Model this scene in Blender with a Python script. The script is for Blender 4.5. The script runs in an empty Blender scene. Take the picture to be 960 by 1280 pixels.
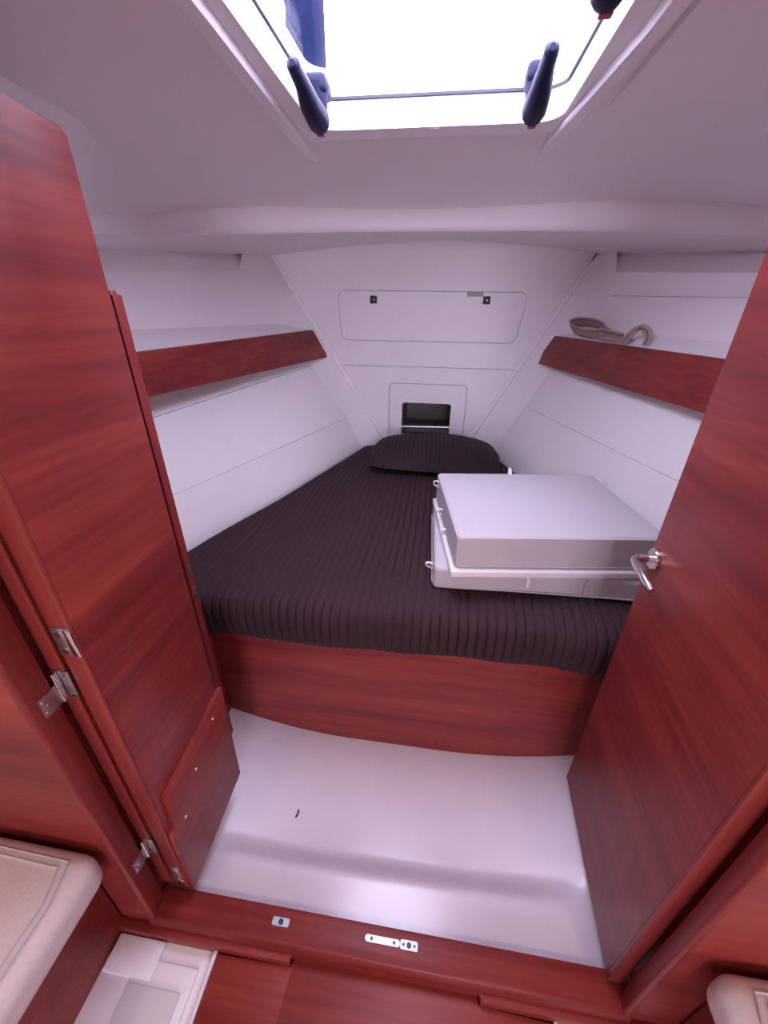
import bpy, bmesh, math, random
from mathutils import Vector, Matrix
random.seed(7)
S = bpy.context.scene
COL = S.collection

# ------------------------------------------------------------ camera
F_PX = 495.0
cam_d = bpy.data.cameras.new('camera')
cam = bpy.data.objects.new('camera', cam_d)
COL.objects.link(cam)
cam_d.sensor_fit = 'VERTICAL'
cam_d.sensor_height = 24.0
cam_d.lens = F_PX / 1280.0 * 24.0
cam_d.clip_start = 0.02
Rm = Matrix(((0.9909, -0.0709, 0.1142), (0.1339, 0.4523, -0.8817), (0.0109, 0.8890, 0.4578)))
q = Rm.to_quaternion().normalized()
cam.rotation_mode = 'QUATERNION'
cam.rotation_quaternion = q
cam.location = (0, 0, 1.5)
S.camera = cam

# ------------------------------------------------------------ sky, exposure
W = bpy.data.worlds.new('sky')
S.world = W
W.use_nodes = True
bg = W.node_tree.nodes['Background']
bg.inputs['Color'].default_value = (0.88, 0.79, 1.0, 1)
bg.inputs['Strength'].default_value = 17.0
S.view_settings.view_transform = 'Standard'
S.view_settings.look = 'None'
S.view_settings.gamma = 1.0
S.view_settings.exposure = 0.08
S.cycles.diffuse_bounces = 10
S.cycles.max_bounces = 14
S.view_settings.use_curve_mapping = False


def portal(name, loc, sx, sy, rot=(0, 0, 0)):
    l = bpy.data.lights.new(name, 'AREA')
    l.shape = 'RECTANGLE'
    l.size = sx
    l.size_y = sy
    l.cycles.is_portal = True
    o = bpy.data.objects.new(name, l)
    o.location = loc
    o.rotation_euler = rot
    COL.objects.link(o)


portal('hatch_sky_portal', (-.06, 1.08, 2.06), .66, .68)
portal('companionway_sky_offscreen', (.45, -3.01, 1.35), .9, 1.1, (math.radians(90), 0, 0))

# warm saloon lamps on the ceiling either side, behind the camera: they make the warm pools on the bulkhead and door edges
for nm, lx in (('saloon_lamp_left_offscreen', -.9), ('saloon_lamp_right_offscreen', .9)):
    l = bpy.data.lights.new(nm, 'AREA')
    l.shape = 'DISK'
    l.size = .12
    l.energy = 5.5
    l.color = (1, .72, .46)
    lo_ = bpy.data.objects.new(nm, l)
    lo_.location = (lx, -.7, 1.92)
    COL.objects.link(lo_)

# ------------------------------------------------------------ helpers
ORG = {}


def finish(o, parent, org):
    COL.objects.link(o)
    ORG[o] = Vector(org)
    if parent is not None:
        o.parent = parent
        o.location = Vector(org) - ORG[parent]
    else:
        o.location = Vector(org)
    return o


def tag(o, label=None, cat=None, group=None, kind=None):
    if label: o['label'] = label
    if cat: o['category'] = cat
    if group: o['group'] = group
    if kind: o['kind'] = kind
    return o


def empty(name, loc, label=None, cat=None, group=None, kind=None, parent=None):
    o = bpy.data.objects.new(name, None)
    o.empty_display_size = .05
    finish(o, parent, loc)
    return tag(o, label, cat, group, kind)


def mk(name, bm, mat, parent=None, smooth=35, recalc=True):
    if recalc:
        bmesh.ops.recalc_face_normals(bm, faces=bm.faces[:])
    xs = [v.co.x for v in bm.verts]; ys = [v.co.y for v in bm.verts]; zs = [v.co.z for v in bm.verts]
    org = Vector(((min(xs) + max(xs)) / 2, (min(ys) + max(ys)) / 2, min(zs)))
    for v in bm.verts: v.co -= org
    me = bpy.data.meshes.new(name)
    bm.to_mesh(me); bm.free()
    me.materials.append(M[mat])
    if smooth:
        me.shade_smooth()
        me.set_sharp_from_angle(angle=math.radians(smooth))
    return finish(bpy.data.objects.new(name, me), parent, org)


def nb(): return bmesh.new()


def hexa(bm, p):
    """p: 8 points, bottom 4 ccw then top 4"""
    v = [bm.verts.new(x) for x in p]
    for f in ((3, 2, 1, 0), (4, 5, 6, 7), (0, 1, 5, 4), (1, 2, 6, 5), (2, 3, 7, 6), (3, 0, 4, 7)):
        bm.faces.new([v[i] for i in f])
    return v


def box(bm, x0, x1, y0, y1, z0, z1, bev=0, seg=2):
    v = hexa(bm, [(x0, y0, z0), (x1, y0, z0), (x1, y1, z0), (x0, y1, z0), (x0, y0, z1), (x1, y0, z1), (x1, y1, z1), (x0, y1, z1)])
    if bev:
        es = set(e for a in v for e in a.link_edges)
        bmesh.ops.bevel(bm, geom=list(es), offset=bev, segments=seg, profile=.5, affect='EDGES')


def prism(bm, pts, ext, bev=0, seg=2):
    """extrude polygon pts (3d) by vector ext"""
    e = Vector(ext)
    a = [bm.verts.new(p) for p in pts]
    b = [bm.verts.new(Vector(p) + e) for p in pts]
    n = len(pts)
    bm.faces.new(a); bm.faces.new(b[::-1])
    for i in range(n): bm.faces.new((a[i], b[i], b[(i + 1) % n], a[(i + 1) % n]))
    if bev:
        es = set(x for v in a + b for x in v.link_edges)
        bmesh.ops.bevel(bm, geom=list(es), offset=bev, segments=seg, profile=.5, affect='EDGES')


def frames(pts):
    pts = [Vector(p) for p in pts]
    out = []
    up = None
    for i, p in enumerate(pts):
        t = (pts[min(i + 1, len(pts) - 1)] - pts[max(i - 1, 0)]).normalized()
        if up is None:
            up = Vector((0, 0, 1)) if abs(t.z) < .9 else Vector((1, 0, 0))
        s = t.cross(up).normalized()
        up = s.cross(t).normalized()
        out.append((p, t, s, up))
    return out


def tube(bm, pts, r, n=10, caps=True, closed=False):
    rs = r if isinstance(r, (list, tuple)) else [r] * len(pts)
    rings = []
    for (p, t, s, u), rr in zip(frames(pts), rs):
        rings.append([bm.verts.new(p + (s * math.cos(a) + u * math.sin(a)) * rr) for a in [2 * math.pi * k / n for k in range(n)]])
    m = len(rings)
    for i in range(m if closed else m - 1):
        A = rings[i]; B = rings[(i + 1) % m]
        for k in range(n): bm.faces.new((A[k], A[(k + 1) % n], B[(k + 1) % n], B[k]))
    if caps and not closed:
        bm.faces.new(rings[0][::-1]); bm.faces.new(rings[-1])


def ribbon(bm, pts, wvec, w, th):
    """flat strap along pts; wvec = width direction(s)"""
    pts = [Vector(p) for p in pts]
    rings = []
    for i, p in enumerate(pts):
        t = (pts[min(i + 1, len(pts) - 1)] - pts[max(i - 1, 0)]).normalized()
        wv = Vector(wvec[i] if isinstance(wvec, list) else wvec)
        wv = (wv - t * wv.dot(t)).normalized()
        n = t.cross(wv).normalized()
        rings.append([bm.verts.new(p + wv * a * w / 2 + n * b * th / 2) for a, b in ((-1, -1), (1, -1), (1, 1), (-1, 1))])
    for A, B in zip(rings, rings[1:]):
        for k in range(4): bm.faces.new((A[k], A[(k + 1) % 4], B[(k + 1) % 4], B[k]))
    bm.faces.new(rings[0][::-1]); bm.faces.new(rings[-1])


def cyl(bm, p0, p1, r, n=20, r2=None, bev=0):
    tube(bm, [p0, p1], [r, r2 if r2 is not None else r], n)


def shell(bm, grid, off):
    """grid[r][c] points; back side offset by off (vector or function)"""
    R = len(grid); C = len(grid[0])
    A = [[bm.verts.new(p) for p in row] for row in grid]
    if callable(off):
        B = [[bm.verts.new(Vector(p) + Vector(off(p))) for p in row] for row in grid]
    else:
        B = [[bm.verts.new(Vector(p) + Vector(off)) for p in row] for row in grid]
    for i in range(R - 1):
        for j in range(C - 1):
            bm.faces.new((A[i][j], A[i][j + 1], A[i + 1][j + 1], A[i + 1][j]))
            bm.faces.new((B[i][j], B[i + 1][j], B[i + 1][j + 1], B[i][j + 1]))
    for i in range(R - 1):
        for j in (0, C - 1):
            bm.faces.new((A[i][j], A[i + 1][j], B[i + 1][j], B[i][j]))
    for j in range(C - 1):
        for i in (0, R - 1):
            bm.faces.new((A[i][j], A[i][j + 1], B[i][j + 1], B[i][j]))


def rrect(x0, x1, z0, z1, r, n=6):
    """rounded rectangle outline in 2d"""
    out = []
    for cx, cz, a0 in ((x1 - r, z1 - r, 0), (x0 + r, z1 - r, 90), (x0 + r, z0 + r, 180), (x1 - r, z0 + r, 270)):
        for k in range(n + 1):
            a = math.radians(a0 + 90 * k / n)
            out.append((cx + r * math.cos(a), cz + r * math.sin(a)))
    return out


def rpoly(pts, r, n=5):
    """round the corners of a convex 2d polygon"""
    out = []
    m = len(pts)
    for i in range(m):
        p = Vector(pts[i]); a = Vector(pts[i - 1]); b = Vector(pts[(i + 1) % m])
        d1 = (a - p).normalized(); d2 = (b - p).normalized()
        s = p + d1 * r; e = p + d2 * r
        for k in range(n + 1):
            t = k / n
            out.append(tuple((s * (1 - t) ** 2 + p * 2 * t * (1 - t) + e * t * t)))
    return out


def plate(bm, outer, holes, to3, ext):
    """plate with holes: 2d loops, to3 maps to 3d, ext = thickness vector"""
    e = Vector(ext)
    tmp = bmesh.new()
    edges = []
    loops = []
    for L in [outer] + holes:
        vs = [tmp.verts.new((p[0], p[1], 0)) for p in L]
        loops.append(vs)
        for i in range(len(vs)): edges.append(tmp.edges.new((vs[i], vs[(i + 1) % len(vs)])))
    bmesh.ops.triangle_fill(tmp, use_beauty=True, use_dissolve=False, edges=edges)
    tmp.verts.index_update()
    A = [bm.verts.new(to3(v.co.x, v.co.y)) for v in tmp.verts]
    B = [bm.verts.new(v.co + e) for v in A]
    for f in tmp.faces:
        ix = [v.index for v in f.verts]
        bm.faces.new([A[i] for i in ix]); bm.faces.new([B[i] for i in ix[::-1]])
    for vs in loops:
        ix = [v.index for v in vs]
        for a, b in zip(ix, ix[1:] + ix[:1]):
            bm.faces.new((A[a], A[b], B[b], B[a]))
    tmp.free()


def axis_samples(h, r, n, k):
    """samples over [-h,h] dense near the ends"""
    a = [-h + r * (1 - math.cos(math.pi / 2 * i / k)) for i in range(k + 1)]
    mid = [-(h - r) + 2 * (h - r) * i / n for i in range(1, n)]
    return a + mid + [-x for x in a[::-1]]


def rbox(bm, c, size, r, rot=0, n=8, k=4, fn=None):
    """soft box with fully rounded edges; fn(local)->local displaces"""
    hx, hy, hz = [s / 2 for s in size]
    ax = [axis_samples(h, min(r, h * .98), n, k) for h in (hx, hy, hz)]
    cr, sr = math.cos(rot), math.sin(rot)
    cache = {}

    def vert(x, y, z):
        key = (round(x, 5), round(y, 5), round(z, 5))
        if key in cache: return cache[key]
        p = Vector((x, y, z))
        i = Vector((max(-hx + r, min(hx - r, x)), max(-hy + r, min(hy - r, y)), max(-hz + r, min(hz - r, z))))
        d = p - i
        if d.length > 1e-9: p = i + d.normalized() * min(r, max(abs(d.x), abs(d.y), abs(d.z)) and r)
        if fn: p = fn(p)
        v = bm.verts.new((c[0] + p.x * cr - p.y * sr, c[1] + p.x * sr + p.y * cr, c[2] + p.z))
        cache[key] = v
        return v
    for d in range(3):
        o = [i for i in range(3) if i != d]
        for s in (-1, 1):
            h = (hx, hy, hz)[d] * s
            U, V = ax[o[0]], ax[o[1]]
            for i in range(len(U) - 1):
                for j in range(len(V) - 1):
                    q4 = []
                    for a, b in ((U[i], V[j]), (U[i + 1], V[j]), (U[i + 1], V[j + 1]), (U[i], V[j + 1])):
                        p = [0, 0, 0]; p[d] = h; p[o[0]] = a; p[o[1]] = b
                        v = vert(*p)
                        if v not in q4: q4.append(v)
                    if len(q4) >= 3:
                        try: bm.faces.new(q4)
                        except ValueError: pass


def lerp(a, b, t): return a + (b - a) * t


def interp(tab, x):
    if x <= tab[0][0]: return tab[0][1]
    for (a, va), (b, vb) in zip(tab, tab[1:]):
        if x <= b: return lerp(va, vb, (x - a) / (b - a))
    return tab[-1][1]


# ------------------------------------------------------------ materials
M = {}


def newmat(name):
    m = bpy.data.materials.new(name)
    m.use_nodes = True
    M[name] = m
    nt = m.node_tree
    return m, nt, nt.nodes['Principled BSDF']


def plain(name, col, rough=.5, metal=0, spec=.5, noise=0, nscale=40, bump=0, coat=0):
    m, nt, b = newmat(name)
    b.inputs['Base Color'].default_value = (*col, 1)
    b.inputs['Roughness'].default_value = rough
    b.inputs['Metallic'].default_value = metal
    b.inputs['Specular IOR Level'].default_value = spec
    b.inputs['Coat Weight'].default_value = coat
    b.inputs['Coat Roughness'].default_value = .15
    if noise or bump:
        tc = nt.nodes.new('ShaderNodeTexCoord')
        n = nt.nodes.new('ShaderNodeTexNoise')
        n.inputs['Scale'].default_value = nscale
        n.inputs['Detail'].default_value = 5
        nt.links.new(tc.outputs['Object'], n.inputs['Vector'])
        if noise:
            mx = nt.nodes.new('ShaderNodeMix'); mx.data_type = 'RGBA'
            mx.inputs['A'].default_value = (*[c * (1 - noise) for c in col], 1)
            mx.inputs['B'].default_value = (*[min(1, c * (1 + noise)) for c in col], 1)
            nt.links.new(n.outputs['Fac'], mx.inputs['Factor'])
            nt.links.new(mx.outputs['Result'], b.inputs['Base Color'])
        if bump:
            bp = nt.nodes.new('ShaderNodeBump')
            bp.inputs['Strength'].default_value = bump
            bp.inputs['Distance'].default_value = .002
            nt.links.new(n.outputs['Fac'], bp.inputs['Height'])
            nt.links.new(bp.outputs['Normal'], b.inputs['Normal'])
    return m


def wood(name, scale, lo, mid, hi, rough=.42):
    """scale: mapping (x,y,z); small along the grain"""
    m, nt, b = newmat(name)
    N = nt.nodes; L = nt.links
    tc = N.new('ShaderNodeTexCoord')
    mp = N.new('ShaderNodeMapping'); mp.inputs['Scale'].default_value = scale
    L.new(tc.outputs['Object'], mp.inputs['Vector'])
    n1 = N.new('ShaderNodeTexNoise'); n1.inputs['Scale'].default_value = 1.0; n1.inputs['Detail'].default_value = 6
    n1.inputs['Roughness'].default_value = .62; n1.inputs['Distortion'].default_value = .25
    L.new(mp.outputs['Vector'], n1.inputs['Vector'])
    n2 = N.new('ShaderNodeTexNoise'); n2.inputs['Scale'].default_value = 7.0; n2.inputs['Detail'].default_value = 4
    L.new(mp.outputs['Vector'], n2.inputs['Vector'])
    mx = N.new('ShaderNodeMath'); mx.operation = 'MULTIPLY_ADD'
    L.new(n2.outputs['Fac'], mx.inputs[0]); mx.inputs[1].default_value = .35
    L.new(n1.outputs['Fac'], mx.inputs[2])
    rp = N.new('ShaderNodeValToRGB')
    rp.color_ramp.elements[0].position = .42; rp.color_ramp.elements[0].color = (*lo, 1)
    rp.color_ramp.elements[1].position = .92; rp.color_ramp.elements[1].color = (*hi, 1)
    e = rp.color_ramp.elements.new(.66); e.color = (*mid, 1)
    L.new(mx.outputs[0], rp.inputs['Fac'])
    L.new(rp.outputs['Color'], b.inputs['Base Color'])
    b.inputs['Roughness'].default_value = rough
    b.inputs['Specular IOR Level'].default_value = .36
    bp = N.new('ShaderNodeBump'); bp.inputs['Strength'].default_value = .05; bp.inputs['Distance'].default_value = .001
    L.new(mx.outputs[0], bp.inputs['Height']); L.new(bp.outputs['Normal'], b.inputs['Normal'])
    return m


WLO, WMID, WHI = (.11, .011, .013), (.22, .027, .024), (.34, .057, .039)
wood('wood_y', (9, .55, 9), WLO, WMID, WHI)            # grain running fore and aft
wood('wood_x', (.55, 9, 9), WLO, WMID, WHI)            # grain running athwart
wood('wood_z', (9, 9, .55), WLO, WMID, WHI)
plain('gelcoat', (.87, .85, .86), .38, noise=.02, nscale=3)
plain('gelcoat_floor', (.74, .70, .76), .24, noise=.03, nscale=5, coat=.2)
plain('lining', (.88, .855, .86), .55, noise=.015, nscale=300, bump=.05)
plain('headliner', (.86, .82, .83), .6, noise=.02, nscale=200, bump=.05)
plain('locker_door', (.87, .845, .855), .42)
plain('raw_fibreglass', (.30, .29, .28), .8)
plain('hull_white', (.70, .68, .68), .7)
plain('fabric', (.55, .52, .54), .9, noise=.10, nscale=500, bump=.4)
plain('fabric_tan', (.66, .59, .57), .85, noise=.08, nscale=120, bump=.3)
plain('board_white', (.85, .83, .85), .4)
plain('strap_white', (.85, .82, .84), .6)
plain('cover', (.034, .012, .017), .85, noise=.25, nscale=250, bump=.5)
plain('pillow_cover', (.026, .011, .014), .85, noise=.25, nscale=250, bump=.5)
plain('chrome', (.80, .78, .78), .12, 1)
plain('steel', (.55, .53, .53), .36, 1)
plain('sill_metal', (.42, .45, .45), .42, 1)
plain('screw_white', (.85, .8, .78), .4)
plain('black_plastic', (.012, .013, .03), .38)
plain('latch_plastic', (.004, .006, .03), .5, spec=.2)
plain('red_dot', (.35, .05, .12), .4)
plain('gasket', (.02, .02, .03), .6)
plain('label_grey', (.42, .40, .38), .6)
plain('webbing', (.46, .36, .33), .85, noise=.2, nscale=160, bump=.4)
plain('webbing_stripe', (.28, .19, .17), .85)
plain('sail_blue', (.003, .005, .018), .9, spec=.05, noise=.6, nscale=30)
# hatch glass: clear acrylic
m, nt, b = newmat('acrylic')
tr = nt.nodes.new('ShaderNodeBsdfTransparent'); tr.inputs['Color'].default_value = (.93, .95, 1, 1)
gl = nt.nodes.new('ShaderNodeBsdfGlossy'); gl.inputs['Roughness'].default_value = .03
ms = nt.nodes.new('ShaderNodeMixShader'); ms.inputs['Fac'].default_value = .05
nt.links.new(tr.outputs[0], ms.inputs[1]); nt.links.new(gl.outputs[0], ms.inputs[2])
nt.links.new(ms.outputs[0], nt.nodes['Material Output'].inputs['Surface'])
CX = -.06   # boat centreline

# ============================================================ STRUCTURE
# ---- hull and deck around everything (keeps the daylight to the hatches)
HX0, HX1, HY0, HY1 = -.378, .257, .76, 1.395
r = empty('wall_hull', (0, 0, -.3), 'white outer hull and deck shell around the cabin', 'hull', kind='structure')
bm = nb()
plate(bm, [(-2.1, -3.0), (2.1, -3.0), (2.1, 3.3), (-2.1, 3.3)],
      [rrect(HX0 - .012, HX1 + .012, HY0 - .012, HY1 + .012, .06)], lambda x, y: (x, y, 2.02), (0, 0, .03))
mk('deck_plate', bm, 'hull_white', r, smooth=None)
bm = nb()
for a in ((-2.1, -2.07, -3, 3.3), (2.07, 2.1, -3, 3.3), (-2.07, 2.07, 3.27, 3.3)):
    box(bm, a[0], a[1], a[2], a[3], -.3, 2.02)
box(bm, -2.07, 2.07, -2.97, 3.27, -.3, -.27)
plate(bm, [(-2.07, -.3), (2.07, -.3), (2.07, 2.02), (-2.07, 2.02)], [rrect(0.0, .90, .80, 1.90, .05)], lambda x, z: (x, -3.0, z), (0, .03, 0))   # companionway
mk('hull_side', bm, 'hull_white', r, smooth=None)

# ---- cabin floor: white moulded pan, flat strip by the sill then a rounded step down
def floor_z(x, y):
    u = abs(x - CX) / .66
    side = .085 * max(0, u - .25) ** 2 / .5625 + .5 * max(0, u - 1.12) ** 2
    y0 = .545 + .02 * x
    t = min(1, max(0, (y - y0 + .01) / .065))
    s = t * t * (3 - 2 * t)
    base = lerp(.018, -.036, s)
    return base + side * s
g = []
ys = [.40 + .01 * i for i in range(34)] + [.75 + .03 * i for i in range(10)]
for y in ys: g.append([(x, y, floor_z(x, y)) for x in [-1.05 + .035 * i for i in range(57)]])
bm = nb(); shell(bm, g, (0, 0, -.02))
floor = tag(mk('floor_cabin', bm, 'gelcoat_floor', smooth=60), 'white glossy moulded floor pan inside the cabin', 'floor', kind='structure')

# ---- saloon floor
sf = empty('floor_saloon', (0, -.5, -.05), 'white moulded saloon floor with dark wood sole board', 'floor', kind='structure')
bm = nb(); box(bm, -1.6, 1.6, -2.9, .40, -.06, -.012)
mk('floor_pan', bm, 'gelcoat', sf)
bm = nb(); box(bm, -.75, -.50, -.4, .30, -.012, .0, .006)
mk('raised_pad', bm, 'gelcoat', sf)
bm = nb(); box(bm, -.66, -.52, -.4, .255, .0, .006, .003)
mk('non_slip_pad', bm, 'hull_white', sf)
bm = nb(); box(bm, -.74, -.61, .262, .333, -.01, .004, .004)
mk('raised_pad', bm, 'gelcoat', sf)
bm = nb(); prism(bm, [(-.465, -2.5, -.012), (.375, -2.5, -.012), (.375, .332, -.012), (.200, .332, -.012), (.200, .352, -.012), (-.265, .352, -.012), (-.265, .332, -.012), (-.465, .332, -.012)], (0, 0, .016), .002)
mk('sole_board', bm, 'wood_x', sf)
bm = nb()
box(bm, -.475, -.466, -2.5, .335, -.012, .008, .002)
box(bm, .376, .385, -2.5, .335, -.012, .008, .002)
mk('sole_board_edging', bm, 'board_white', sf)

# ---- bulkhead between saloon and cabin (two sides and a head piece)
wb = empty('wall_back', (0, .38, 0), 'mahogany bulkhead pierced by the cabin doorway', 'wall', kind='structure')
bm = nb(); box(bm, -2.05, -.660, .357, .400, -.05, 1.86)
mk('bulkhead_panel', bm, 'wood_x', wb)
bm = nb(); box(bm, .536, 2.05, .357, .384, -.05, 1.86)
mk('bulkhead_panel', bm, 'wood_x', wb)
bm = nb(); box(bm, -.70, .585, .362, .41, 1.79, 1.86)
mk('bulkhead_panel', bm, 'wood_x', wb)

# ---- door frame
t1 = empty('trim_1', (CX, .38, 0), 'dark mahogany door frame around the cabin opening', 'door frame', kind='structure')
bm = nb(); prism(bm, [(-.661, .354, -.02), (-.652, .354, -.02), (-.647, .359, -.02), (-.647, .402, -.02), (-.661, .402, -.02)], (0, 0, 1.83), .002)
mk('jamb', bm, 'wood_z', t1)
bm = nb(); prism(bm, [(.537, .354, -.02), (.530, .354, -.02), (.525, .359, -.02), (.528, .386, -.02), (.537, .386, -.02)], (0, 0, 1.83), .002)
mk('jamb', bm, 'wood_z', t1)
bm = nb(); box(bm, -.700, -.672, .402, .63, -.02, 1.66); mk('gap_light_blocker', bm, 'wood_x', t1)  # added board, blocks light behind the bifold so its gap stays dark
bm = nb(); box(bm, .578, .60, .386, .70, -.02, 1.66); mk('gap_light_blocker', bm, 'wood_x', t1)  # same added blocker behind the right door, darkens its hinge gap
bm = nb(); box(bm, -.7, .58, .356, .402, 1.755, 1.81, .003)
mk('frame_head', bm, 'wood_x', t1)
bm = nb()
prism(bm, [(-.66, .358, .06), (-.66, .425, .06), (-.66, .425, -.02), (-.66, .348, -.02), (-.66, .350, .045)], (1.205, 0, 0), .004)
sill = mk('sill', bm, 'wood_x', t1)
bm = nb()
prism(bm, [(-.752, .334, -.012), (-.27, .334, -.012), (-.27, .353, -.012), (.203, .353, -.012), (.203, .334, -.012), (.66, .334, -.012), (.66, .36, -.012), (-.752, .36, -.012)], (0, 0, .042), .004)
mk('sill_rail', bm, 'wood_x', t1)


def sill_plate(name, x0, x1, y0, y1, holes, hmat='black_plastic', rr=.004):
    bm = nb(); plate(bm, rrect(x0, x1, y0, y1, rr, 4), [], lambda x, y: (x, y, .0595), (0, 0, .003))
    p = mk(name, bm, 'sill_metal', t1)
    for hx, hy, hr in holes:
        bm = nb(); cyl(bm, (hx, hy, .062), (hx, hy, .0632), hr, 12)
        mk('screw', bm, hmat, p)


sill_plate('bolt_plate', -.334, -.289, .386, .403, [(-.311, .3945, .0065)])
sill_plate('bolt_plate', .004, .048, .388, .406, [(.026, .397, .006), (.012, .397, .003), (.040, .397, .003)])
sill_plate('latch_strip', -.087, .003, .3895, .4035, [(-.07, .3965, .0035), (-.012, .3965, .0035)], 'black_plastic', .0065)

# ---- forward bulkhead
wf = empty('wall_front', (CX, 2.7, .5), 'white forward bulkhead panel at the head of the berth', 'wall', kind='structure')
YB = 2.70
def to_b(x, z): return (x, YB, z)
ML0, ML1 = Vector((-.30, YB, .60)), Vector((-1.045, YB, 1.775))
MR0, MR1 = Vector((.175, YB, .60)), Vector((.815, YB, 1.79))
def mlx(z): return ML0.x + (ML1.x - ML0.x) * (z - ML0.z) / (ML1.z - ML0.z)
def mrx(z): return MR0.x + (MR1.x - MR0.x) * (z - MR0.z) / (MR1.z - MR0.z)
lock = [(-.651, 1.592), (-.631, 1.318), (.440, 1.318), (.475, 1.588)]
def grow(poly, d):
    cx = sum(p[0] for p in poly) / len(poly); cz = sum(p[1] for p in poly) / len(poly)
    return [(p[0] + (d if p[0] > cx else -d), p[1] + (d if p[1] > cz else -d)) for p in poly]
bm = nb()
ZS = 1.165
top = [(mlx(ZS), ZS + .0013), (mrx(ZS), ZS + .0013), (mrx(1.70), 1.70), (.82, 1.83), (.4, 1.87), (-.09, 1.88), (-.6, 1.86), (-1.0, 1.83), (mlx(1.76), 1.76)]
plate(bm, top, [rpoly(grow(lock, .0028), .05)], to_b, (0, .018, 0))
mk('upper_panel', bm, 'gelcoat', wf, smooth=None)
acc = (-.322, .184, .66, 1.059)
bm = nb()
low = [(mlx(.56), .56), (mrx(.56), .56), (mrx(ZS), ZS - .0013), (mlx(ZS), ZS - .0013)]
plate(bm, low, [rrect(acc[0] - .003, acc[1] + .003, .60, acc[3] + .003, .03)], to_b, (0, .018, 0))
mk('lower_panel', bm, 'gelcoat', wf, smooth=None)
bm = nb(); box(bm, -1.3, 1.2, YB + .51, YB + .53, .4, 1.95)
box(bm, -1.3, 1.2, YB + .03, YB + .036, 1.10, 1.95)
mk('backing', bm, 'raw_fibreglass', wf, smooth=None)
bm = nb()
plate(bm, rrect(acc[0], acc[1], .603, acc[3], .028), [rrect(-.235, .092, .70, .938, .02)], lambda x, z: (x, YB - .002, z), (0, .016, 0))
ap = mk('access_panel', bm, 'locker_door', wf, smooth=None)
bm = nb()
ol = rrect(-.237, .094, .698, .940, .02)
n = len(ol)
A = [bm.verts.new((x, YB + .012, z)) for x, z in ol]; B = [bm.verts.new((x, YB + .50, z)) for x, z in ol]
for i in range(n): bm.faces.new((A[i], A[(i + 1) % n], B[(i + 1) % n], B[i]))
bm.faces.new(B)
mk('recess', bm, 'raw_fibreglass', ap, smooth=None)
bm = nb(); cyl(bm, (-.24, YB + .04, .762), (.095, YB + .04, .770), .014, 14)
mk('rail_bar', bm, 'steel', ap)
# beads along the bulkhead edges
bm = nb(); tube(bm, [ML0 + Vector((0, -.004, 0)), ML1 + Vector((0, -.004, 0))], .016, 10)
mk('corner_bead', bm, 'gelcoat', wf)
bm = nb(); tube(bm, [MR0 + Vector((0, -.004, 0)), Vector((mrx(1.66), YB - .004, 1.66)), Vector((mrx(1.72) + .006, YB - .006, 1.72)), Vector((.825, YB - .02, 1.755)), Vector((.87, YB - .04, 1.762)), Vector((.90, YB - .08, 1.755))], .016, 10)
mk('corner_bead', bm, 'gelcoat', wf)

# ---- hull side linings (ruled between a forward and an aft curve)
KL = [((-.49, 2.65, .46), (-.925, 1.2, .46)), ((-.50, 2.62, .66), (-.934, 1.214, .66)), ((-.588, 2.6, .845), (-.997, 1.3, .838)),
      ((-.796, 2.55, 1.175), (-1.132, 1.45, 1.096)), ((-.952, 2.48, 1.412), (-1.228, 1.6, 1.411)), ((-1.097, 2.35, 1.668), (-1.285, 1.6, 1.615))]
KR = [((.38, 2.66, .46), (.74, 1.5, .46)), ((.39, 2.65, .66), (.75, 1.5, .66)), ((.539, 2.6, .965), (.85, 1.5, .963)), ((.649, 2.55, 1.203), (.93, 1.5, 1.2)),
      ((.74, 2.5, 1.40), (1.02, 1.5, 1.41)), ((.839, 2.42, 1.568), (1.06, 1.5, 1.54)), ((.836, 2.45, 1.672), (1.03, 1.5, 1.605))]
def kpt(K, s, t):
    i = min(int(s), len(K) - 2); f = s - i
    F = Vector(K[i][0]).lerp(Vector(K[i + 1][0]), f); A = Vector(K[i][1]).lerp(Vector(K[i + 1][1]), f)
    return F + (A - F) * t
def taft(K, s, y):
    F = kpt(K, s, 0); A = kpt(K, s, 1)
    return (y - F.y) / (A.y - F.y)
def lining(K, s0, s1, sx, parent, name='lining_panel', g0=.0, g1=.0):
    bm = nb(); grid = []
    n = max(2, int(4 * (s1 - s0)))
    for i in range(n + 1):
        s = lerp(s0 + g0, s1 - g1, i / n)
        te = taft(K, s, .42)
        grid.append([kpt(K, s, te * j / 14) for j in range(15)])
    shell(bm, grid, (sx * .012, 0, 0))
    return mk(name, bm, 'lining', parent, smooth=50)
wl = empty('wall_left', (-.9, 1.5, .46), 'white hull side lining left of the berth', 'wall', kind='structure')
G = .006
lining(KL, 0, 2, -1, wl, g1=G); lining(KL, 2, 3, -1, wl, g0=G * .7, g1=G * .7); lining(KL, 3, 5, -1, wl, g0=G)
bm = nb()
shell(bm, [[kpt(KL, s, taft(KL, s, .42) * j / 8) + Vector((-.022, 0, 0)) for j in range(9)] for s in (0, 1, 2, 3, 4, 5)], (-.01, 0, 0)); mk('backing', bm, 'hull_white', wl)
wr = empty('wall_right', (.8, 1.5, .46), 'white hull side lining right of the berth', 'wall', kind='structure')
lining(KR, 0, 2, 1, wr, g1=G * .7); lining(KR, 2, 5, 1, wr, g0=G * .7, g1=G); lining(KR, 5, 6, 1, wr, g0=G * 2)
bm = nb()
shell(bm, [[kpt(KR, s, taft(KR, s, .42) * j / 8) + Vector((.022, 0, 0)) for j in range(9)] for s in range(7)], (.01, 0, 0)); mk('backing', bm, 'hull_white', wr)
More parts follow.
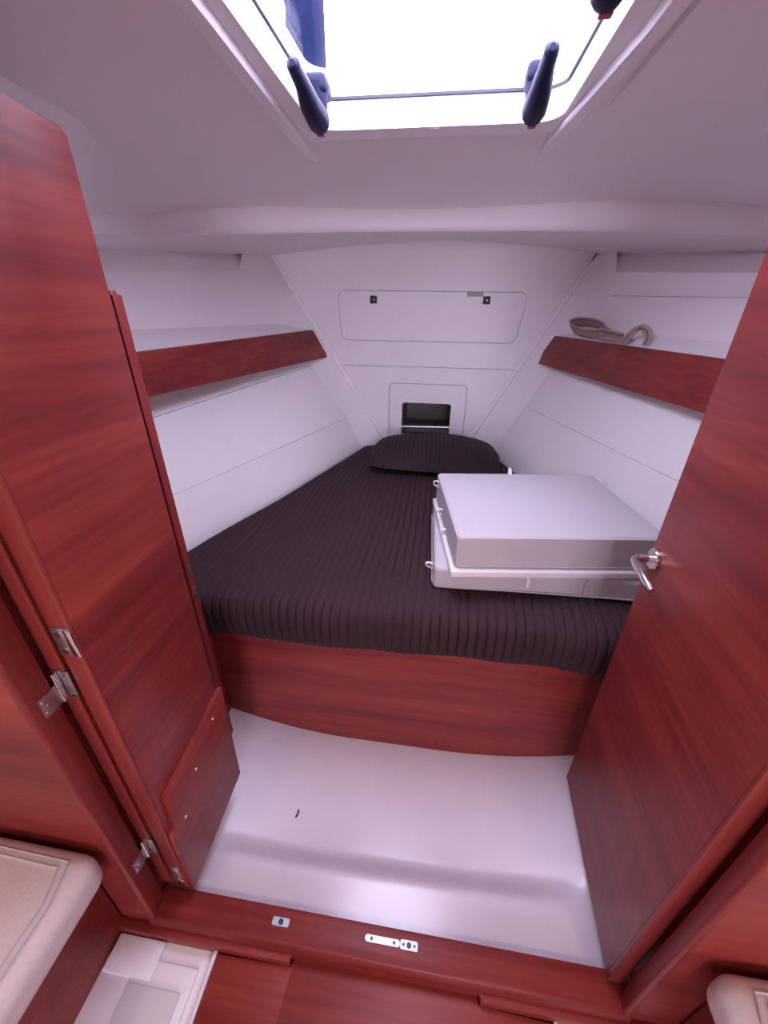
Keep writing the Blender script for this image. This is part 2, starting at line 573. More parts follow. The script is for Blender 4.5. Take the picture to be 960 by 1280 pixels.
# filler panels between bulkhead bead and side lining
for K, mx_, par, sx in ((KL, mlx, wl, -1), (KR, mrx, wr, 1)):
    bm = nb(); rowA = []; rowB = []; rowC = []
    kk = len(K) - 1
    for i in range(25):
        s = kk * i / 24
        f = kpt(K, s, .012) - Vector((sx * .001, 0, 0))
        zz = .60 + (1.775 - .60) * max(0, (f.z - .55)) / (1.668 - .55)
        a = Vector((mx_(zz), YB + .004, zz))
        rowA.append(a); rowB.append(a.lerp(f, .5) + Vector((sx * .01, .012, 0))); rowC.append(f)
    f = Vector(K[-1][0]) + Vector((sx * .02, .10, .10))
    a = Vector((mx_(1.84), YB + .004, 1.84))
    rowA.append(a); rowB.append(a.lerp(f, .5)); rowC.append(f)
    shell(bm, [rowA, rowB, rowC], (sx * .006, .012, 0))
    mk('corner_panel', bm, 'lining', par, smooth=50)

# ---- ceiling: coachroof recess with curved front lip, deckhead beyond
ce = empty('ceiling', (CX, 1.2, 1.6), 'white moulded ceiling with a curved lip before the berth', 'ceiling', kind='structure')
xl = [(.40, -.79), (.856, -.79), (1.035, -.797), (1.221, -.896), (1.75, -1.196)]
xr = [(.40, .66), (.856, .66), (1.035, .67), (1.221, .755), (1.75, 1.005)]
zed = [(.40, 1.85), (1.221, 1.85), (1.75, 1.808)]
HC = 1.957
HB = 1.940   # level of the hatch surround
def zcen(y): return interp([(.4, HC), (1.44, HC - .004), (1.60, 1.926), (1.80, 1.89), (1.90, 1.866), (1.95, 1.85)], y)
def ceil_pt(u, yb):
    c = interp([(1.3, 0), (1.75, .2)], yb)
    x = lerp(interp(xl, yb), interp(xr, yb), (u + 1) / 2)
    y = yb + c * (1 - u * u)
    w = 1 - abs(u) ** 2.6
    ze = interp(zed, yb)
    zc = zcen(y if yb > 1.3 else yb)
    return (x, y, ze + (max(zc, ze) - ze) * w)
bm = nb()
us = [-1 + 2 * i / 48 for i in range(49)]
ybs = [.40 + .03 * i for i in range(46)]
def in_hatch(x, y): return HX0 - .03 < x < HX1 + .03 and HY0 - .03 < y < HY1 + .045
vv = [[bm.verts.new(ceil_pt(u, y)) for u in us] for y in ybs]
for i in range(len(ybs) - 1):
    for j in range(48):
        qd = (vv[i][j], vv[i][j + 1], vv[i + 1][j + 1], vv[i + 1][j])
        cx = sum(v.co.x for v in qd) / 4; cy = sum(v.co.y for v in qd) / 4
        if not in_hatch(cx, cy): bm.faces.new(qd)
fs = bm.faces[:]
ret = bmesh.ops.extrude_face_region(bm, geom=fs)
for v in [e for e in ret['geom'] if isinstance(e, bmesh.types.BMVert)]: v.co.z += .015
mk('coachroof_panel', bm, 'headliner', ce, smooth=60)
# lip
lipb = [(-.95, .42, 1.60), (-1.083, 1.35, 1.694), (-1.216, 1.75, 1.742), (-1.13, 1.80, 1.750), (-.9, 1.87, 1.762), (-.5, 1.93, 1.774), (-.07, 1.955, 1.778), (.4, 1.93, 1.772), (.72, 1.87, 1.757), (.95, 1.79, 1.735), (1.025, 1.75, 1.722), (.95, 1.35, 1.69), (.82, .42, 1.60)]
def lip_top(i, p):
    if i in (0, 1): return (p[0] - .006, p[1], p[2] + .05)
    if i in (11, 12): return (p[0] + .006, p[1], p[2] + .05)
    u = (p[0] - (-1.196)) / (1.005 + 1.196) * 2 - 1
    u = max(-1, min(1, u))
    q = ceil_pt(u, 1.75)
    return (q[0], q[1], q[2])
lipt = [lip_top(i, p) for i, p in enumerate(lipb)]
def dens(P, n=6):
    out = []
    for i in range(len(P) - 1):
        p0 = Vector(P[max(i - 1, 0)]); p1 = Vector(P[i]); p2 = Vector(P[i + 1]); p3 = Vector(P[min(i + 2, len(P) - 1)])
        corner = i in (0, 1, 2, 9, 10, 11)
        for k in range(n):
            t = k / n
            if corner: out.append(p1.lerp(p2, t))
            else:
                out.append(.5 * ((2 * p1) + (p2 - p0) * t + (2 * p0 - 5 * p1 + 4 * p2 - p3) * t * t + (3 * p1 - p0 - 3 * p2 + p3) * t ** 3))
    out.append(Vector(P[-1]))
    return out
dB = dens(lipb); dT = dens(lipt)
for k in range(len(dT)):
    if -1.19 < dT[k].x < 1.0 and dT[k].y > 1.745:
        u = (dT[k].x + 1.196) / 2.201 * 2 - 1
        dT[k] = Vector(ceil_pt(max(-1, min(1, u)), 1.75))
bm = nb()
rows = []
for t, inw in ((0, .0), (.08, .010), (.25, .013), (.8, .010), (1.0, .0)):
    rows.append([a.lerp(b, t) + Vector((0, -inw, 0)) for a, b in zip(dB, dT)])
shell(bm, rows, (0, .012, .012))
mk('front_lip', bm, 'headliner', ce, smooth=60)
# sloped side faces of the recess
for idx, ed in (((0, 1, 2), xl), ((12, 11, 10), xr)):
    bm = nb()
    lo = [Vector(lipt[i]) for i in idx]
    lo = [lo[0], lo[0].lerp(lo[1], .47), lo[0].lerp(lo[1], .67), lo[1], lo[2]]
    hi = [Vector((interp(ed, y), y, interp(zed, y))) for y in (.42, .856, 1.035, 1.221, 1.75)]
    shell(bm, [lo, hi], (0, 0, .014))
    mk('recess_side', bm, 'headliner', ce, smooth=60)
# deckhead between lip and bulkhead and sides
outer = [(-1.62, .42, 1.56), (-1.40, 1.35, 1.665), (-1.285, 1.80, 1.700), (-1.19, 2.2, 1.73), (-1.097, 2.70, 1.766), (-.6, 2.72, 1.815), (-.09, 2.72, 1.840), (.4, 2.72, 1.822), (.84, 2.70, 1.775), (.98, 2.25, 1.73), (1.11, 1.85, 1.695), (1.25, 1.35, 1.655), (1.5, .42, 1.56)]
dO = dens(outer)
bm = nb(); shell(bm, [dB, [a.lerp(b, .5) for a, b in zip(dB, dO)], dO], (0, 0, .012))
mk('deckhead', bm, 'headliner', ce, smooth=60)
# fascia strips under the deck edge, down to the side linings
bm = nb()
lo = [kpt(KL, 5, t) for t in (-.02, .5, 1.0, 1.6, 2.5)]
lo[0] = Vector((-1.09, 2.36, 1.668))
hi = [Vector((-1.097, 2.70, 1.768)), Vector((-1.19, 2.2, 1.732)), Vector((-1.32, 1.65, 1.69)), Vector((-1.45, 1.15, 1.645)), Vector((-1.62, .42, 1.562))]
lo[2] = Vector((-1.295, 1.62, 1.612)); lo[4] = kpt(KL, 5, taft(KL, 5, .42)); lo[3] = kpt(KL, 5, taft(KL, 5, 1.1))
shell(bm, [lo, hi], (-.01, 0, .004)); mk('deck_edge_strip', bm, 'headliner', ce, smooth=60)
bm = nb()
lo = [kpt(KR, 6, taft(KR, 6, y)) for y in (2.45, 2.1, 1.8, 1.2, .42)]
hi = [Vector((.84, 2.70, 1.777)), Vector((.98, 2.25, 1.732)), Vector((1.12, 1.83, 1.693)), Vector((1.30, 1.15, 1.64)), Vector((1.5, .42, 1.562))]
shell(bm, [lo, hi], (.01, 0, .004)); mk('deck_edge_strip', bm, 'headliner', ce, smooth=60)
# aft part of the saloon ceiling
cs = nb(); plate(cs, [(-2.05, -2.95), (2.05, -2.95), (2.05, .36), (-2.05, .36)], [], lambda x, y: (x, y, 1.93), (0, 0, .02))
tag(mk('ceiling_saloon', cs, 'headliner', smooth=None), 'white saloon ceiling aft of the doorway', 'ceiling', kind='structure')
bm = nb(); box(bm, -2.05, 2.05, .365, .40, 1.862, 2.02); mk('bulkhead_head', bm, 'hull_white', ce, smooth=None)

# ---- overhead hatch
w1 = empty('window_1', (CX, 1.08, 1.94), 'bright overhead deck hatch with clear acrylic pane and dark levers', 'hatch', kind='structure')
bm = nb()
SX0, SX1 = HX0 - .052, HX1 + .052
plate(bm, rpoly([(SX0, HY0 - .06), (SX1, HY0 - .06), (SX1, HY1 + .07), (SX0, HY1 + .07)], .03), [rrect(HX0, HX1, HY0, HY1, .06)], lambda x, y: (x, y, HB - .014), (0, 0, .036))
mk('surround', bm, 'gelcoat', w1, smooth=None)
bm = nb()
ol = rrect(HX0, HX1, HY0, HY1, .06); ol2 = rrect(HX0 - .012, HX1 + .012, HY0 - .012, HY1 + .012, .07)
n = len(ol)
for z0, z1, L0, L1 in ((HB + .022, 1.985, ol, ol), ):
    A = [bm.verts.new((x, y, z0)) for x, y in L0]; B = [bm.verts.new((x, y, z1)) for x, y in L1]
    C2 = [bm.verts.new((x, y, z1)) for x, y in ol2]; D = [bm.verts.new((x, y, z0)) for x, y in ol2]
    for i in range(n):
        j = (i + 1) % n
        bm.faces.new((A[i], A[j], B[j], B[i])); bm.faces.new((B[i], B[j], C2[j], C2[i])); bm.faces.new((C2[i], C2[j], D[j], D[i])); bm.faces.new((D[i], D[j], A[j], A[i]))
mk('well', bm, 'gelcoat', w1, smooth=40)
bm = nb(); plate(bm, rrect(HX0 - .012, HX1 + .012, HY0 - .012, HY1 + .012, .06), [rrect(HX0 + .006, HX1 - .006, HY0 + .006, HY1 - .006, .045)], lambda x, y: (x, y, 1.985), (0, 0, .006))
mk('gasket', bm, 'gasket', w1, smooth=None)
bm = nb(); plate(bm, rrect(HX0 - .012, HX1 + .012, HY0 - .012, HY1 + .012, .06), [rrect(HX0 + .005, HX1 - .005, HY0 + .005, HY1 - .005, .045)], lambda x, y: (x, y, 1.991), (0, 0, .03))
mk('frame', bm, 'board_white', w1, smooth=None)
bm = nb(); plate(bm, rrect(HX0 - .002, HX1 + .002, HY0 - .002, HY1 + .002, .045), [], lambda x, y: (x, y, 2.008), (0, 0, .010))
mk('pane', bm, 'acrylic', w1, smooth=None)
# raised rails either side of the hatch, running out forward where the ceiling dips
for sx, line in ((-1, [(.55, -.437), (.9, -.442), (1.3, -.455), (1.5, -.462), (1.60, -.455), (1.64, -.447)]), (1, [(.55, .345), (1.0, .332), (1.3, .305), (1.5, .284), (1.60, .270), (1.64, .262)])):
    bm = nb(); g = []
    for y, xo in line:
        zb = 1.908 if y < 1.45 else 1.910 if y < 1.55 else 1.914 if y < 1.62 else 1.926
        w = .034 if y < 1.55 else .02 if y < 1.62 else .006
        xi = xo - sx * w
        g.append([(xo, y, 1.975), (xo, y, zb + .004), (xo - sx * .004, y, zb), (xi + sx * .003, y, zb + .001), (xi, y, zb + .006), (xi, y, 1.97)])
    vv = [[bm.verts.new(p) for p in row] for row in g]
    for a in range(len(vv) - 1):
        for b in range(5): bm.faces.new((vv[a][b], vv[a][b + 1], vv[a + 1][b + 1], vv[a + 1][b]))
        bm.faces.new((vv[a][5], vv[a][0], vv[a + 1][0], vv[a + 1][5]))
    bm.faces.new(vv[0]); bm.faces.new(vv[-1][::-1])
    mk('side_rail', bm, 'gelcoat', w1, smooth=25)
# headliner panel to the right of the hatch, its edge showing as a seam
bm = nb(); g = []
for i in range(15):
    row = []
    for k in range(13):
        x = lerp(.352, .645, k / 12)
        y = lerp(.45, 1.325 - .42 * (x - .34), i / 14)
        xa, xb = interp(xl, y), interp(xr, y)
        row.append((x, y, ceil_pt((x - xa) / (xb - xa) * 2 - 1, y)[2] - .012))
    g.append(row)
shell(bm, g, (0, 0, .011)); mk('headliner_panel', bm, 'headliner', ce, smooth=60)


def hatch_latch(bx, by, tx, ty):
    """base on the pane edge, barrel and a cranked lever to tip (tx,ty)"""
    l = empty('latch', (bx, by, 1.95), parent=w1)
    d = Vector((tx - bx, ty - by, 0)).normalized()
    bm = nb(); rbox(bm, (bx - d.x * .01, by - d.y * .01, 1.985), (.06, .075, .04), .014, math.atan2(d.y, d.x) - math.pi / 2, 3, 3)
    mk('latch_base', bm, 'latch_plastic', l)
    bm = nb(); tube(bm, [(bx, by, 1.985), (bx, by, 1.955), (bx, by, 1.925)], [.032, .026, .024], 18)
    mk('barrel', bm, 'latch_plastic', l)
    b0 = Vector((bx, by, 1.926))
    tp = Vector((tx, ty, 1.945))
    bm = nb(); tube(bm, [b0 - d * .042 + Vector((0, 0, .004)), b0 - d * .036, b0 - d * .018, b0, b0.lerp(tp, .4) + Vector((0, 0, -.006)), b0.lerp(tp, .68) + Vector((0, 0, .002)), tp, tp + d * .010], [.010, .020, .027, .029, .024, .017, .0145, .006], 14)
    mk('lever', bm, 'latch_plastic', l)
    bm = nb(); rbox(bm, (b0.x - d.x * .028, b0.y - d.y * .028, b0.z - .022), (.022, .014, .010), .004, 0, 2, 2)
    mk('indicator', bm, 'red_dot', l)
hatch_latch(-.352, 1.315, -.345, 1.115)
hatch_latch(.180, 1.315, .170, 1.115)
hatch_latch(.205, .897, .175, .79)
# catch sticking out of the surround
bm = nb(); plate(bm, rrect(-.075, -.045, HY1 + .008, HY1 + .028, .004), [rrect(-.069, -.051, HY1 + .013, HY1 + .024, .002)], lambda x, y: (x, y, HB - .016), (0, 0, .006))
mk('catch', bm, 'board_white', w1, smooth=None)

# ============================================================ DOORS
# left bifold: two leaves folded together
d1 = empty('door_1', (-.62, .57, .10), 'folded mahogany bifold door with kick board hinged at the left jamb', 'door', kind='structure')
bm = nb()
prism(bm, [(-.656, .424, .10), (-.656, .735, .10), (-.656, .735, 1.74), (-.656, .424, 1.74)], (.030, 0, 0), .003)
leafA = mk('leaf', bm, 'wood_y', d1)
bm = nb()
prism(bm, [(-.609, .422, .105), (-.609, .706, .14), (-.609, .709, 1.722), (-.609, .700, 1.731), (-.609, .60, 1.737), (-.609, .422, 1.739)], (.037, 0, 0), .003)
leafB = mk('leaf', bm, 'wood_y', d1)
# lippings on the edges that face the saloon
bm = nb(); box(bm, -.6565, -.6255, .418, .4245, .099, 1.741, .002)
mk('edge_lipping', bm, 'wood_z', leafA)
bm = nb(); box(bm, -.6095, -.5715, .416, .4225, .104, 1.740, .002)
mk('edge_lipping', bm, 'wood_z', leafB)
bm = nb()
prism(bm, [(-.572, .416, .092), (-.572, .703, .125), (-.572, .716, .518), (-.572, .442, .477), (-.572, .438, .36), (-.572, .420, .355)], (.012, 0, 0), .0015)
kb = mk('kick_board', bm, 'wood_y', d1)
bm = nb()
hexa(bm, [(-.5725, .442, .4775), (-.5595, .442, .4775), (-.5595, .716, .5185), (-.5725, .716, .5185), (-.5725, .442, .481), (-.5595, .442, .481), (-.5595, .716, .522), (-.5725, .716, .522)])
mk('edge_lipping', bm, 'wood_z', kb)
for y, z in ((.470, .345), (.545, .42), (.65, .475)):
    bm = nb(); cyl(bm, (-.561, y, z), (-.5585, y, z), .0035, 10)
    mk('screw', bm, 'screw_white', kb)
# strike plate and bolt fittings on leaf B edge
bm = nb(); box(bm, -.608, -.5725, .4135, .4165, .965, 1.028, .001)
sp = mk('strike_plate', bm, 'steel', leafB)
bm = nb(); box(bm, -.582, -.5685, .4115, .4145, .967, 1.026, .001)
mk('strike_lip', bm, 'chrome', sp)
for z in (.978, 1.014):
    bm = nb(); cyl(bm, (-.594, .4138, z), (-.594, .4120, z), .0055, 12)
    mk('screw', bm, 'chrome', sp)
bm = nb(); box(bm, -.600, -.580, .4135, .4175, .150, .205, .001); mk('bolt_plate', bm, 'steel', leafB)
bm = nb(); box(bm, -.600, -.580, .4135, .4175, .106, .140, .001); mk('bolt_plate', bm, 'chrome', leafB)
bm = nb(); box(bm, -.596, -.584, .412, .4175, .142, .148, .001); mk('bolt_knob', bm, 'steel', leafB)


def hinge(z, parent, x_jamb=-.6465, x_e0=-.648, x_e1=-.618, h=.068):
    hg = empty('hinge', (x_jamb, .405, z), parent=parent)
    bm = nb(); prism(bm, [(x_jamb, .372, z - h * .55), (x_jamb, .408, z - h * .55), (x_jamb, .408, z + h * .1), (x_jamb, .372, z + h * .1)], (.002, 0, 0))
    mk('hinge_leaf', bm, 'steel', hg)
    bm = nb(); box(bm, x_e0, x_e1, .4155, .4185, z - h / 2, z + h / 2, .0008)
    mk('hinge_leaf', bm, 'steel', hg)
    bm = nb(); cyl(bm, (x_jamb + .004, .4105, z), (x_jamb + .004, .4105, z + h / 2), .0055, 14); mk('knuckle', bm, 'chrome', hg)
    bm = nb(); cyl(bm, (x_jamb + .004, .4105, z - h / 2), (x_jamb + .004, .4105, z - .001), .0055, 14); mk('knuckle', bm, 'chrome', hg)
    for dz in (-.024, 0, .024):
        bm = nb(); cyl(bm, (x_e1 - .008, .4158, z + dz), (x_e1 - .008, .4142, z + dz), .0035, 10); mk('screw', bm, 'chrome', hg)
    for dz, y in ((-.028, .378), (-.016, .384), (-.004, .378)):
        bm = nb(); cyl(bm, (x_jamb + .001, y, z + dz), (x_jamb + .0035, y, z + dz), .003, 10); mk('screw', bm, 'chrome', hg)


for z in (.885, .30, 1.5): hinge(z, d1)

# right door
d2 = empty('door_2', (.53, .64, .08), 'mahogany door with chrome lever handle standing open at right', 'door', kind='structure')
DN, DF = Vector((.500, .402, 0)), Vector((.530, .874, 0))
dv = (DF - DN).normalized(); dn = Vector((-dv.y, dv.x, 0))     # dn points into the opening (-x)
def dpt(s, z, o=0): return DN + dv * s + Vector((0, 0, z)) + dn * o
LW = (DF - DN).length
bm = nb()
prism(bm, [dpt(.006, .075), dpt(LW, .075), dpt(LW, 1.735), dpt(LW - .02, 1.745), dpt(.006, 1.745)], -dn * .033, .003)
leafR = mk('leaf', bm, 'wood_y', d2)
bm = nb()
prism(bm, [dpt(-.001, .074, .0005), dpt(.0065, .074, .0005), dpt(.0065, 1.746, .0005), dpt(-.001, 1.746, .0005)], -dn * .034, .0015)
mk('edge_lipping', bm, 'wood_z', leafR)
HSs, HZ = .442, .990
hd = empty('lever_handle', dpt(HSs, HZ), parent=d2)
bm = nb(); tube(bm, [dpt(HSs, HZ, -.001), dpt(HSs, HZ, .008), dpt(HSs, HZ, .0105)], [.0255, .0255, .0235], 32); mk('rosette', bm, 'chrome', hd)
bm = nb()
pts = [dpt(HSs, HZ, .008), dpt(HSs, HZ, .030)]
for k in range(1, 9):
    a = math.pi / 2 * k / 8
    pts.append(dpt(HSs - .022 * (1 - math.cos(a)), HZ - .002 * k / 8, .030 + .022 * math.sin(a)))
for k in range(1, 9):
    t = k / 8
    pts.append(dpt(HSs - .022 - .088 * t, HZ - .002 - .012 * t * t, .052 - .006 * t * t))
tube(bm, pts, [.0085] * 10 + [.009] * 6 + [.0088, .007], 16)
mk('lever', bm, 'chrome', hd)
bm = nb(); box(bm, -.001, .001, -.001, .001, 0, .001); bm.free()
# latch face plate on the free edge
bm = nb(); prism(bm, [dpt(LW - .001, .90, -.006), dpt(LW + .0015, .90, -.006), dpt(LW + .0015, 1.07, -.006), dpt(LW - .001, 1.07, -.006)], -dn * .02); mk('latch_face', bm, 'steel', d2)

# end panel of the side locker behind the bifold
lp = empty('side_locker', (-.78, .88, .02), 'narrow dark mahogany upright behind the bifold door beside the berth', 'panel')
bm = nb(); prism(bm, [(-1.02, .868, .03), (-.697, .868, .03), (-.697, .868, 1.515), (-.701, .868, 1.527), (-1.02, .868, 1.527)], (0, .02, 0), .003)
mk('board', bm, 'wood_z', lp)
bm = nb(); box(bm, -.701, -.693, .864, .892, .03, 1.519, .002)
mk('edge_lipping', bm, 'wood_z', lp)
for z in (.70, .78):
    bm = nb(); box(bm, -.693, -.6915, .872, .884, z, z + .045, .0005); mk('hinge_leaf', bm, 'steel', lp)

# ============================================================ BERTH
def rib(x, per=.029):
    f = (x / per) % 1.0
    return 1 - (2 * f - 1) ** 6
def bed_x(y):
    zl = (y - 1.214) / (2.62 - 1.214); zr = (y - 1.5) / (2.65 - 1.5)
    a = -.925 + (-.495 + .925) * zl
    b = .742 + (.385 - .742) * zr
    a = max(a, -1.0) + .006; b = min(b, .86) - .006
    if y > 2.60: a = max(a, lerp(-.485, -.335, (y - 2.60) / .09))      # far corners follow the corner panels
    if y > 2.62: b = min(b, lerp(.385, .215, (y - 2.62) / .07))
    return a, b
prof = [(1.05, .478, 0), (.985, .478, 0), (.962, .480, .4), (.945, .492, .8), (.937, .52, 1), (.932, .55, 1), (.930, .58, 1), (.932, .605, 1), (.939, .628, 1), (.952, .645, 1), (.972, .656, 1), (1.0, .661, 1)]
yy = 1.0
while yy < 2.63:
    yy += .03
    prof.append((yy, .661 + .008 * math.sin(yy * 2.2) - .006 * max(0, yy - 2.4), 1))
yend = prof[-1][0]
for k in range(1, 6):
    a = math.pi / 2 * k / 5
    prof.append((yend + .03 * math.sin(a), prof[-1][1] if False else .655 - .04 * (1 - math.cos(a)), 1 - k / 5))
prof.append((yend + .03, .478, 0))
NC = 640
bm = nb()
g = []
for i, (y, z, k) in enumerate(prof):
    a, b = bed_x(max(y, .94))
    row = []
    i0 = max(i - 1, 0); i1 = min(i + 1, len(prof) - 1)
    ty = prof[i1][0] - prof[i0][0]; tz = prof[i1][1] - prof[i0][1]
    ln = math.hypot(ty, tz) or 1
    ny, nz = -tz / ln, ty / ln
    for c in range(NC + 1):
        u = c / NC
        x = lerp(a, b, u)
        e = min(u, 1 - u) * (b - a)
        ed = min(1, e / .05)
        drop = .045 * (1 - math.sqrt(max(0, 1 - (1 - ed) ** 2)))
        wob = .0035 * math.sin(x * 9 + y * 3) + .003 * math.sin(y * 7 - x * 4) + .0025 * math.sin(x * 23 + y * 2)
        front = .004 * math.sin(x * 14) if i < 9 else 0
        d = k * (.0085 * (rib(x + .006 * math.sin(y * 3.1)) - 1) + wob + front)
        hem = 0
        if 2 <= i < 5: hem = .007 * math.sin(x * 5 + 1) + .004 * math.sin(x * 17)
        row.append((x, y + ny * d, (z + hem) + nz * d - (drop * k if z > .55 else 0)))
    g.append(row)
A = [[bm.verts.new(p) for p in row] for row in g]
for i in range(len(A) - 1):
    for j in range(NC): bm.faces.new((A[i][j], A[i][j + 1], A[i + 1][j + 1], A[i + 1][j]))
# side skirts and underside
sk = [[bm.verts.new((row[j].co.x, row[j].co.y, .478)) for row in A[11:]] for j in (0, NC)]
for col, j in zip(sk, (0, NC)):
    for i in range(len(col) - 1): bm.faces.new((A[11 + i][j], A[12 + i][j], col[i + 1], col[i]))
tag(mk('mattress', bm, 'cover', smooth=75, recalc=False), 'wide berth mattress under a dark brown ribbed bedspread', 'mattress')

# berth base: front board and plinth
bb = empty('berth_base', (CX, 1.5, -.03), 'mahogany berth front board under the dark mattress', 'bed base')
bm = nb()
xs = [-.79 + 1.58 * i / 30 for i in range(31)]
shell(bm, [[(x, .972, floor_z(x, .972) + .002) for x in xs], [(x, .972, .479) for x in xs]], (0, .02, 0))
mk('front_board', bm, 'wood_x', bb, smooth=None)
bm = nb()
prism(bm, [(-.95, 1.0, .455), (.80, 1.0, .455), (.34, 2.62, .455), (-.45, 2.62, .455)], (0, 0, .021))
mk('slat_deck', bm, 'wood_x', bb, smooth=None)
bm = nb(); prism(bm, [(-.76, .965, .06), (-.735, .965, .06), (-.735, .965, .470), (-.76, .965, .470)], (0, -.074, 0), .002)
mk('side_cheek', bm, 'wood_y', bb)

# pillow
bm = nb()
px, py, pz = .003, 2.345, .668
NU, NV = 320, 26
def pill(u, v, s):
    # u,v in [-1,1]
    fx = u * (1 - .06 * (1 - abs(v)) ** 1.5 * 0) ; fy = v
    k = (max(0, 1 - abs(u) ** 3.2) * max(0, 1 - abs(v) ** 2.6)) ** .62
    x = .392 * u * (1 - .07 * (1 - k) * abs(v)) ; y = .265 * v * (1 - .10 * abs(u) ** 4)
    rb = .0075 * (rib(x + .02 * math.sin(v * 2) * .2, .025) - 1) if s > 0 else 0
    z = (  .125 * k if s > 0 else -.018 * k)
    if s > 0: z += .006 * math.sin(u * 5 + v * 2) * k - .012 * max(0, v) * k
    z += .010 * abs(u) ** 3 + rb * min(1, k * 3)
    return (px + x, py + y + .02 * u * 0, pz + .022 + z)
T = [[bm.verts.new(pill(-1 + 2 * i / NU, -1 + 2 * j / NV, 1)) for i in range(NU + 1)] for j in range(NV + 1)]
Bt = [[(T[j][i] if i in (0, NU) or j in (0, NV) else bm.verts.new(pill(-1 + 2 * i / NU, -1 + 2 * j / NV, -1))) for i in range(NU + 1)] for j in range(NV + 1)]
for j in range(NV):
    for i in range(NU):
        bm.faces.new((T[j][i], T[j][i + 1], T[j + 1][i + 1], T[j + 1][i]))
        bm.faces.new((Bt[j][i], Bt[j + 1][i], Bt[j + 1][i + 1], Bt[j][i + 1]))
tag(mk('pillow', bm, 'pillow_cover', smooth=80), 'dark brown ribbed pillow at the head of the berth', 'pillow')

# ---- seat cushions stacked on the berth
def loc2(c, rot, x, y): return (c[0] + x * math.cos(rot) - y * math.sin(rot), c[1] + x * math.sin(rot) + y * math.cos(rot))
def seam(bm, c, rot, hx, hy, z, r, rad, inset):
    ol = rrect(-hx + inset, hx - inset, -hy + inset, hy - inset, rad, 6)
    tube(bm, [(*loc2(c, rot, x, y), z) for x, y in ol] + [(*loc2(c, rot, *ol[0]), z)], r, 6, caps=False)
def loop(parent, p, d, w=(0, 0, 1), size=.03):
    size *= 1.25
    bm = nb(); p = Vector(p); d = Vector(d).normalized(); wv = Vector(w)
    s = d.cross(wv).normalized()
    pts = [p - d * .006]
    for k in range(9):
        a = math.pi * k / 8
        pts.append(p + d * (size * .4 + size * .6 * math.sin(a)) + wv * (0) + s * (size * .32 * (math.cos(a) - 1)))
    pts.append(p - d * .006 - s * size * .64)
    ribbon(bm, pts, tuple(wv), .010, .0025)
    mk('loop', bm, 'strap_white', parent)

cc = (.362, 1.352, .668); rt = math.radians(1.5)
lowc = empty('seat_cushion', cc, 'lower off-white seat cushion lying on the bedspread under another cushion', 'cushion', 'loose seat cushions on the berth')
def puff(p):
    p = p.copy()
    p.z += .004 * math.sin(p.x * 11) * (1 if p.z > 0 else 0)
    p.y += .004 * math.sin(p.x * 8 + 1) * (1 if p.y < 0 else 0)
    return p
bm = nb(); rbox(bm, (cc[0], cc[1], cc[2] + .042), (.685, .53, .088), .016, rt, 16, 4, puff)
mk('body', bm, 'fabric', lowc, smooth=60)
bm = nb(); seam(bm, cc, rt, .3425, .265, cc[2] + .012, .003, .03, -.001); mk('piping', bm, 'fabric', lowc)
loop(lowc, (.3295, 1.085, .735), (0, -.25, -1), (1, 0, 0), .032)
loop(lowc, (.021, 1.15, .70), (-1, 0, .3), (0, 1, 0), .02)
bm = nb(); box(bm, .505, .512, 1.083, 1.092, .682, .745, .002); mk('side_seam', bm, 'fabric', lowc)

tc_ = (.372, 1.335, .757); rt2 = math.radians(7.5)
topc = empty('seat_cushion', tc_, 'upper off-white seat cushion with white base board, top of the stack', 'cushion', 'loose seat cushions on the berth')
def dome(p):
    p = p.copy()
    if p.z > 0:
        p.z += .010 * max(0, 1 - (p.x / .33) ** 2) * max(0, 1 - (p.y / .26) ** 2)
    return p
# the board with its front edge showing
bm = nb(); rbox(bm, (tc_[0] - .004, tc_[1] - .008, tc_[2] + .012), (.655, .53, .026), .006, rt2, 4, 3); mk('base_board', bm, 'board_white', topc, smooth=60)
bm = nb(); rbox(bm, (tc_[0], tc_[1], tc_[2] + .084), (.64, .52, .112), .013, rt2, 18, 5, dome); mk('body', bm, 'fabric', topc, smooth=60)
bm = nb(); seam(bm, tc_, rt2, .32, .26, tc_[2] + .134, .0022, .02, .002); seam(bm, tc_, rt2, .32, .26, tc_[2] + .034, .0022, .02, .001); mk('piping', bm, 'fabric', topc)
def tl(x, y, z): return (*loc2(tc_, rt2, x, y), tc_[2] + z)
loop(topc, tl(-.318, .20, .10), (-1, -.1, .5), (0, 1, 0), .025)
loop(topc, tl(-.318, .05, .055), (-1, 0, .2), (0, 1, 0), .022)
loop(topc, tl(-.318, -.05, .03), (-1, 0, .2), (0, 1, 0), .018)
loop(topc, tl(-.02, .258, .115), (0, 1, .9), (1, 0, 0), .035)
loop(topc, tl(.318, .20, .115), (1, .2, .8), (0, 1, 0), .03)

